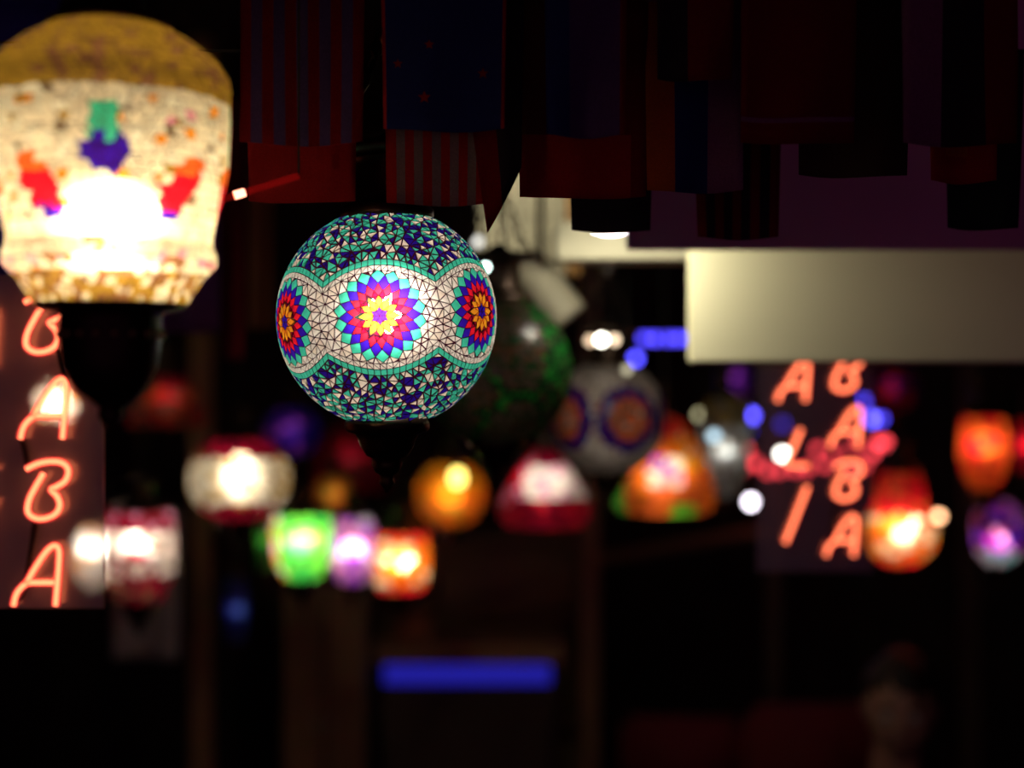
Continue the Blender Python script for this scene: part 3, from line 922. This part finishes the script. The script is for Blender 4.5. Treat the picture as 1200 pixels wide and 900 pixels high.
def flag(label, corners, d, bands, name='flag', stars=(), group='small flags strung under the ceiling', wave=.004, cat='flag', hang=None, tilt=0):
    """corners TL,TR,BR,BL in pixels; bands: [(v_end, [(u_end, cloth)...])...]"""
    TL, TR, BR, BL = [P(x, y, d) for x, y in corners]
    org = (TL + TR) / 2
    t = thing(name, label, cat, org, group)
    us = sorted(set([0.0] + [u for v, r in bands for u, m in r] + [i / 14 for i in range(15)]))
    us = [u for i, u in enumerate(us) if i == 0 or u - us[i - 1] > .004]
    vs_ = sorted(set([0.0] + [v for v, r in bands] + [i / 10 for i in range(11)]))
    vs_ = [v for i, v in enumerate(vs_) if i == 0 or v - vs_[i - 1] > .004]
    ph = random.uniform(0, 6); keys = sorted({m for v, r in bands for u, m in r})
    def pos(u, v):
        p = TL.lerp(TR, u).lerp(BL.lerp(BR, u), v)
        return p + Vector((0, wave * (.3 + v) * math.sin(ph + u * 7 + v * 2) + tilt * v, -.0025 * v * math.sin(PI * u))) - org
    V, Fc, ix = [], [], []
    for v in vs_:
        for u in us: V.append(pos(u, v))
    nu = len(us)
    for j in range(len(vs_) - 1):
        for i in range(nu - 1):
            Fc.append((j * nu + i, (j + 1) * nu + i, (j + 1) * nu + i + 1, j * nu + i + 1))
            u, v = (us[i] + us[i + 1]) / 2, (vs_[j] + vs_[j + 1]) / 2
            row = next((r for ve, r in bands if v <= ve + 1e-6), bands[-1][1])
            ix.append(keys.index(next((m for ue, m in row if u <= ue + 1e-6), row[-1][1])))
    o = mesh_obj('cloth', V, Fc, [CL[k] for k in keys], t, idx=ix, smooth=True)
    sm = o.modifiers.new('thickness', 'SOLIDIFY'); sm.thickness = .0006
    for (sx, sy, sr) in stars:
        u = (sx - corners[0][0]) / (corners[1][0] - corners[0][0]); v = (sy - corners[0][1]) / (corners[3][1] - corners[0][1])
        p = pos(u, v) + Vector((0, -.0012, 0)); rr = sr / F * d
        ring = [p + Vector((math.sin(q * PI / 5) * rr * (1 if q % 2 == 0 else .42), 0, math.cos(q * PI / 5) * rr * (1 if q % 2 == 0 else .42))) for q in range(10)]
        ring2 = [q + Vector((0, .0006, 0)) for q in ring]
        mesh_obj('star', ring + ring2, [tuple(range(10)), tuple(range(19, 9, -1))] + [(q, q + 10, (q + 1) % 10 + 10, (q + 1) % 10) for q in range(10)], CL['red'], t)
    s = mesh_obj('hem', *tube([TL - org + Vector((0, 0, .001)), TR - org + Vector((0, 0, .001))], .0025, 6), CL[keys[0]], t)
    return t


def stripes(n, a, b, start=0): return [((i + 1) / n, a if (i + start) % 2 == 0 else b) for i in range(n)]


dA, dB, dC, dD = 1.17, 1.215, 1.36, 1.42
yA, yB, yC, yD = -24, 0, 62, 92
def rect(x0, x1, yt, yb, dx=0): return [(x0, yt), (x1, yt), (x1 - dx, yb), (x0 + dx, yb)]
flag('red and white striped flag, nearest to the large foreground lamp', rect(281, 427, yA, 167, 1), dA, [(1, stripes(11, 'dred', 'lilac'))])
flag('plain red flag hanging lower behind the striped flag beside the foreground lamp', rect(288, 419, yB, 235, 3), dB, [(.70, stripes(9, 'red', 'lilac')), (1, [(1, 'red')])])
flag('navy blue flag with four red stars above the bright globe', rect(446, 594, yA, 151, 3), dA, [(1, [(.03, 'red'), (.97, 'navy'), (1, 'red')])], stars=[(497, 113, 8), (465, 74, 6), (567, 84, 7), (503, 52, 6)])
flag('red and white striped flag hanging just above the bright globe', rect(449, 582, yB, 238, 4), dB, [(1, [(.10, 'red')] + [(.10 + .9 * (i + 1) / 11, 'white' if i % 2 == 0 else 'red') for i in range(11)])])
flag('dark flag twisted aslant at the upper right of the bright globe', [(532, yB), (614, yB), (611, 196), (571, 273)], 1.19, [(1, [(.45, 'dred'), (1, 'black')])], wave=.002)
flag('red flag hanging above the slatted screen', rect(606, 760, yB, 230, 3), dB, [(.68, [(.2, 'brown'), (1, 'dred')]), (1, [(.88, 'red'), (1, 'dred')])])
flag('navy, purple and red banded flag in front of the plain red flag', rect(638, 735, yA, 158, 2), dA, [(1, [(.3, 'navy'), (.92, 'purple'), (1, 'dred')])])
flag('black flag whose lower edge glitters above the spotlight lens', rect(664, 768, yC, 270, 6), dC, [(1, [(1, 'black')])], wave=.002)
flag('orange, navy and mauve banded flag right of the black flag', rect(756, 872, yB, 223, 2), dB, [(1, [(.29, 'orange'), (.64, 'navy'), (1, 'mauve')])])
flag('dark red and black striped flag hanging low in the middle of the fascia', rect(810, 918, yC, 278, 7), dC, [(1, stripes(9, 'dred', 'black'))])
flag('plain dark red flag at the top right of the centre', rect(868, 1004, yA, 166, 1), dA, [(.84, [(1, 'dred')]), (.87, [(1, 'mauve')]), (1, [(1, 'dred')])])
flag('dark olive flag behind the plain dark red flag', rect(934, 1066, yB, 205, 2), dB, [(1, [(1, 'olive')])])
flag('mauve, black and dark red banded flag near the top right corner', rect(1056, 1192, yA, 168, 1), dA, [(1, [(.36, 'mauve'), (.72, 'black'), (1, 'dred')])])
flag('red flag with an orange centre behind the banded flag at top right', rect(1087, 1168, yB, 212, 2), dB, [(.62, [(1, 'red')]), (.85, [(.25, 'red'), (.6, 'orange'), (1, 'red')]), (1, [(1, 'red')])])
flag('blackish green flag hanging lowest at the top right', rect(1104, 1200, yC, 267, 6), dC, [(1, [(1, 'green')])])
flag('black and dark red flag in the gap above the striped flag', rect(770, 860, yA, 92, 1), dA, [(1, [(.4, 'black'), (1, 'dred')])])
for y, dd, lab in ((yA, dA, 'thin dark string carrying the front row of flags'), (yB, dB, 'thin dark string carrying the second row of flags'), (yC, dC, 'thin dark string carrying the back row of flags')):
    z = P(600, y, dd).z + .002
    s = mesh_obj('bunting_string', *tube([(-2.6, dd, z + .25), (-1.2, dd, z + .05), (-.35, dd, z), (.5, dd, z), (1.3, dd, z + .05), (2.8, dd, z + .25)], .0012, 6), M_CORD)
    tag(s, lab, 'string')

# cloth banners in the gloom left of the globe
for lab, x0, x1, y0, y1, dd, m in (('dim purple cloth banner right of the foreground lamp', 176, 258, 130, 388, 2.2, 'dimviolet'),
                                   ('dim maroon cloth banner left of the bright globe', 262, 286, 120, 420, 2.6, 'maroon'),
                                   ('narrow brown cloth banner left of the bright globe', 290, 322, 130, 384, 2.5, 'tan'),
                                   ('dark blue cloth banner behind the foreground lamp at the left edge', -40, 70, 0, 345, 1.9, 'royal')):
    flag(lab, rect(x0, x1, y0, y1, 2), dd, [(1, [(1, m)])], name='cloth_banner', group='cloth banners at left', cat='banner', wave=.008)
    p = P((x0 + x1) / 2, y0, dd)
    s = mesh_obj('banner_cord', *tube([(p.x, dd, p.z), (p.x, dd, CEIL)], .0015, 6), M_CORD)
    tag(s, {176: 'cord holding up the purple cloth banner', 262: 'cord holding up the maroon cloth banner', 290: 'cord holding up the brown cloth banner', -40: 'cord holding up the dark blue cloth banner'}[x0], 'cord')

# red light tube beside the foreground lamp
a = P(262, 233, 1.13)
t = thing('light_tube', 'thin red light tube with one bright end beside the foreground lamp', 'light', a)
e = P(350, 206, 1.15) - a; s0 = e * .14; s1 = e * .28
mesh_obj('tube', *tube([(0, 0, 0), e], .0028, 8), neon_glass('red_tube', (1, .02, .02), .045), t)
mesh_obj('glowing_end', *tube([s0, s1], .0034, 8), emit('red_tube_hot', (1, .35, .22), 4), t)
mesh_obj('hanging_wire', *tube([e, (e.x, e.y, CEIL - a.z)], .001, 6), M_CORD, t)

# ------------------------------------------------------------------ furniture in the dark
WD = wood('brown_wood', (0.30, 0.17, 0.07)); WD2 = wood('dark_wood', (0.05, 0.028, 0.015)); WD3 = wood('tan_wood', (0.50, 0.30, 0.12))
a = P(222, 630, 4.5); b = P(245, 850, 4.5)
o = mesh_obj('wooden_post', *box(a.x, b.x, 4.5, 4.57, 0, CEIL, .004), WD3); tag(o, 'tan wooden post left of the dim blue lamp', 'post')
a = P(681, 600, 4.9); b = P(702, 850, 4.9)
o = mesh_obj('wooden_post', *box(a.x, b.x, 4.9, 4.96, 0, CEIL, .004), WD); tag(o, 'brown wooden post right of the counter with the blue strip', 'post')
a = P(1130, 700, 4.4); b = P(1150, 850, 4.4)
o = mesh_obj('wooden_post', *box(a.x, b.x, 4.4, 4.46, 0, CEIL, .004), WD2); tag(o, 'dark post near the right edge of the picture', 'post')
# cabinet left of the counter
a = P(330, 676, 4.7); b = P(430, 850, 4.7)
t = thing('cupboard', 'brown wooden cupboard under the green and pink lanterns', 'cupboard', (a.x, 4.7, 0))
W = b.x - a.x; H = a.z
mesh_obj('body', *box(0, W, .02, .4, 0, H, .004), WD2, t)
for i in range(2):
    dr = mesh_obj('door', *box(.008 + i * W / 2, W / 2 - .006 + i * W / 2, 0, .02, .06, H - .03, .003), WD, t)
    mesh_obj('handle', *ico(.011, (W / 2 - .025 + i * .05, -.011, H * .6), 2), M_SILVER, dr, smooth=True)
# counter with blue strip
a = P(446, 756, 4.8); b = P(652, 776, 4.8)
t = thing('counter', 'small dark wooden counter with a blue light strip under its top', 'counter', (a.x, 4.8, 0))
W = b.x - a.x; H = a.z
mesh_obj('countertop', *box(-.02, W + .02, -.03, .45, b.z, H, .004), WD3, t)
mesh_obj('body', *box(0, W, .04, .43, 0, b.z), WD2, t)
for i in range(3): mesh_obj('front_panel', *box(.01 + i * W / 3, (i + 1) * W / 3 - .01, .025, .04, .05, b.z - .11, .003), WD2, t)
k = 4.8 / F
mesh_obj('blue_light_strip', *box(.01, W - .02, .02, .04, b.z - 27 * k, b.z - 6 * k), emit('blue_strip', (.035, .03, .75), .42), t)
# hutch back behind the counter
a = P(442, 628, 5.4); b = P(700, 850, 5.4)
t = thing('hutch', 'brown wooden hutch standing behind the counter', 'cabinet', (a.x, 5.4, 0))
W = b.x - a.x; H = a.z
mesh_obj('back_panel', *box(0, W, .2, .22, 0, H), WD, t)
for x in (0, W - .03): mesh_obj('side_panel', *box(x, x + .03, 0, .2, 0, H, .003), WD2, t)
for z in (.55, .95, H - .03): mesh_obj('shelf', *box(.03, W - .03, .01, .2, z, z + .025, .003), WD, t)
a = P(468, 722, 4.9); b = P(502, 756, 4.9)
zc = P(446, 756, 4.8).z
t = thing('wooden_box', 'small amber wooden box standing on the counter', 'box', ((a.x + b.x) / 2, 4.95, zc))
hw = (b.x - a.x) / 2; hh = a.z - b.z
mesh_obj('body', *box(-hw, hw, -hw, hw, 0, hh * .75, .004), solid('amber_wood', (.42, .17, .05)), t)
mesh_obj('lid', *box(-hw * 1.05, hw * 1.05, -hw * 1.05, hw * 1.05, hh * .77, hh, .004), solid('amber_wood_lid', (.36, .14, .04)), t)
# slanting rail and pale cloth
a = P(704, 655, 4.93); b = P(896, 622, 4.625)
o = mesh_obj('wooden_rail', *tube([a, (a + b) / 2, b], .02, 8), WD); tag(o, 'brown wooden rail slanting right from the post by the counter', 'rail')
a0 = P(905, 622, 4.6)
o = mesh_obj('wooden_post', *box(a0.x - .02, a0.x + .03, 4.6, 4.65, 0, CEIL, .003), WD2); tag(o, 'dark wooden post behind the right neon sign', 'post')
flag('pale grey cloth hanging under the white and dark red lantern', rect(132, 212, 600, 772, 2), 4.1, [(1, [(1, 'grey')])], name='hanging_cloth', group='hanging cloth', cat='cloth', wave=.015)
p = P(172, 600, 4.1); s = mesh_obj('banner_cord', *tube([(p.x, 4.1, p.z), (p.x, 4.1, CEIL)], .0015, 6), M_CORD); tag(s, 'cord holding up the pale grey cloth', 'cord')

# ------------------------------------------------------------------ red chairs and the seated person
RED_UP = solid('red_upholstery', (.16, .01, .015), rough=.8, scale=120)


def chair(label, x, d, ytop, yaw):
    p = P(x, ytop, d); t = thing('upholstered_chair', label, 'chair', (p.x, d, 0), 'red high-backed chairs', rot=(0, 0, yaw))
    Ht = p.z
    mesh_obj('seat', *box(-.22, .22, -.46, -.02, .40, .48, .03), RED_UP, t, smooth=True)
    mesh_obj('backrest', *box(-.20, .20, -.02, .05, .46, Ht, .03), RED_UP, t, smooth=True)
    for sx in (-1, 1):
        for y in (-.42, .0):
            mesh_obj('leg', *tube([(sx * .18, y, .42), (sx * .19, y, 0)], [.02, .014], 8), WD2, t)


chair('red high-backed chair at the bottom, just left of the seated person', 952, 4.0, 822, PI + .1)
chair('red high-backed chair low at the bottom centre right', 800, 4.6, 838, PI - .1)


def person():
    d = 3.1
    hd = P(1052, 826, d)                                # head centre
    base = Vector((hd.x, d + .06, 0))
    t = thing('person', 'seated person with dark hair and dark shirt, face dimly lit red, bottom right', 'person', base)
    hz = hd.z; hx, hy = 0.0, d - base.y - 0.02
    sk = solid('skin', (.48, .26, .18), rough=.5, scale=80, noise=.08)
    sc = 1.0
    sh = hz - .30                                       # shoulder height
    hip = sh - .46
    def cap(a, b, ra, rb, n=6):
        a, b = Vector(a), Vector(b)
        return merge(tube([a.lerp(b, i / n) for i in range(n + 1)], [ra + (rb - ra) * i / n for i in range(n + 1)], 12), ico(ra, a, 2), ico(rb, b, 2))
    parts = []
    # head: skull, jaw, nose, ears, brow, lips
    hv = []
    V, Fc = ico(1, (0, 0, 0), 4)
    for v in V:
        x, y, z = v
        q = Vector((x * .073, y * .092, z * .112))
        if z < 0: q.x *= 1 - .30 * z * z; q.y = q.y * (1 - .18 * z * z) - (.010 * -z if y < 0 else 0)
        g = lambda cx, cz, s: math.exp(-((x - cx) ** 2 + (z - cz) ** 2) / s) * (1 if y < 0 else 0)
        q.y += .010 * (g(-.42, .06, .03) + g(.42, .06, .03))           # eye sockets
        q.y -= .006 * (g(-.4, .28, .03) + g(.4, .28, .03))            # brow
        q.y -= .022 * g(0, -.14, .012) + .013 * g(0, .04, .010)        # nose
        q.y -= .006 * g(0, -.50, .02) ; q.y += .004 * g(0, -.42, .006)
        hv.append(q)
    yaw = Matrix.Rotation(R(-14), 3, 'Z') @ Matrix.Rotation(R(10), 3, 'X')
    hc = Vector((hx, hy, hz))
    parts.append(([yaw @ q + hc for q in hv], Fc))
    for s in (-1, 1):
        e = ico(1, (0, 0, 0), 2)
        parts.append(([yaw @ Vector((s * .074 + q.x * .010, .012 + q.y * .018, -.005 + q.z * .030)) + hc for q in e[0]], e[1]))
    parts.append(cap((hx, hy + .02, hz - .08), (0, 0, sh - .02), .052, .062))
    parts.append(cap((0, 0, sh - .06), (0, .02, hip), .13, .13))
    arms = []
    for s in (-1, 1):
        S, E, Wp = (s * .18, 0, sh - .06), (s * .25, -.06, sh - .34), (s * .13, -.30, sh - .40)
        parts += [cap((s * .06, 0, sh - .05), S, .07, .055), cap(S, E, .048, .040), cap(E, Wp, .038, .027)]
        Hp = Vector((s * .11, -.37, sh - .405))
        parts.append(cap(Wp, Hp, .026, .030))
        for j, ln in enumerate((.065, .075, .070, .055)):
            b0 = Hp + Vector(((j - 1.5) * .019, -.02, 0)); b1 = b0 + Vector((0, -ln * .6, -.006)); b2 = b1 + Vector((0, -ln * .35, -.020))
            parts += [cap(b0, b1, .0095, .009, 3), cap(b1, b2, .009, .008, 3)]
        th0 = Vector(Wp) + Vector((-s * .018, -.02, 0)); th1 = th0 + Vector((-s * .03, -.035, -.004)); parts += [cap(th0, th1, .011, .010, 3), cap(th1, th1 + Vector((-s * .006, -.03, -.006)), .010, .009, 3)]
        arms.append((S, E, Wp))
        K = (s * .11, -.44, .50); An = (s * .12, -.46, .08)
        parts += [cap((s * .09, .02, hip + .02), K, .082, .060), cap(K, An, .056, .036), cap(An, (s * .13, -.60, .035), .038, .030)]
    body = mesh_obj('body', *merge(*parts), sk, t)
    rm = body.modifiers.new('skin_surface', 'REMESH'); rm.mode = 'VOXEL'; rm.voxel_size = .0065; rm.use_smooth_shade = True
    sm = body.modifiers.new('soften', 'SMOOTH'); sm.iterations = 4; sm.factor = .5
    # clothes
    shirt = [cap((0, 0, sh - .05), (0, .02, hip - .02), .145, .148)]
    trous = [cap((0, .02, hip + .05), (0, .02, hip - .01), .150, .150)]
    for s, (S, E, Wp) in zip((-1, 1), arms):
        S, E, Wp = Vector(S), Vector(E), Vector(Wp)
        shirt += [cap((s * .05, 0, sh - .06), S, .082, .068), cap(S, E, .062, .053), cap(E, E.lerp(Wp, .85), .051, .040)]
        K = (s * .11, -.44, .50); An = Vector((s * .12, -.46, .08))
        trous += [cap((s * .09, .02, hip + .01), K, .098, .075), cap(K, An + Vector((0, 0, .05)), .072, .055)]
    for nm, pc, m in (('shirt', shirt, solid('black_shirt', (.02, .014, .016), rough=.9, scale=150)), ('trousers', trous, solid('dark_trousers', (.015, .015, .022), rough=.9, scale=150))):
        o = mesh_obj(nm, *merge(*pc), m, t)
        rm = o.modifiers.new('surface', 'REMESH'); rm.mode = 'VOXEL'; rm.voxel_size = .011; rm.use_smooth_shade = True
        o.modifiers.new('soften', 'SMOOTH').iterations = 4
    for s in (-1, 1):
        mesh_obj('shoe', *box(s * .13 - .045, s * .13 + .045, -.66, -.42, 0, .075, .028), M_CORD, t, smooth=True)
    # hair: shell over skull top, sides and back with a fringe
    V, Fc = ico(1, (0, 0, 0), 4); keep = {}
    hvv, hff = [], []
    for i, v in enumerate(V):
        n = .006 * math.sin(v.x * 40 + v.z * 17) + .004 * math.sin(v.y * 55)
        hvv.append(yaw @ Vector((v.x * (.081 + n), v.y * (.098 + n) + .005, v.z * (.118 + n) + .008)) + hc)
    for f in Fc:
        c = sum((V[i] for i in f), Vector()) / 3
        if c.z > (.42 if c.y < -.2 else (.05 if c.y < .25 else -.55)) + .08 * math.sin(c.x * 9): hff.append(f)
    h = mesh_obj('hair', hvv, hff, solid('dark_hair', (.010, .007, .006), rough=.6, scale=90), t, smooth=True)
    h.modifiers.new('thickness', 'SOLIDIFY').thickness = .008
    for s in (-1, 1):
        p = yaw @ Vector((s * .030, -.078, .006)) + hc
        e = mesh_obj('eye', *ico(.0115, (0, 0, 0), 2), solid('eye_white', (.55, .5, .48), rough=.2, noise=.02), t, smooth=True, loc=p)
        mesh_obj('iris', *ico(.0055, yaw @ Vector((0, -.0075, -.002)), 2), solid('iris', (.03, .015, .01), rough=.2), e, smooth=True)
        q = [yaw @ Vector((s * (.016 + .026 * u), -.091 + .012 * u * u, .030 + .006 * math.sin(u * 3))) + hc for u in (0, .3, .6, 1)]
        mesh_obj('eyebrow', *tube(q, [.003, .0042, .0036, .0015], 6), MATS['dark_hair'], t)
    # stool
    st = thing('stool', 'wooden stool under the seated person', 'stool', (base.x, base.y + .02, 0))
    zs = hip - .175
    mesh_obj('seat', *lathe([(.02, zs), (.16, zs), (.175, zs - .015), (.16, zs - .035), (.02, zs - .035)], 24), WD, st, smooth=False)
    for j in range(4):
        a = R(45 + 90 * j); mesh_obj('leg', *tube([(.12 * math.cos(a), .12 * math.sin(a), zs - .03), (.16 * math.cos(a), .16 * math.sin(a), 0)], .016, 8), WD, st)


person()
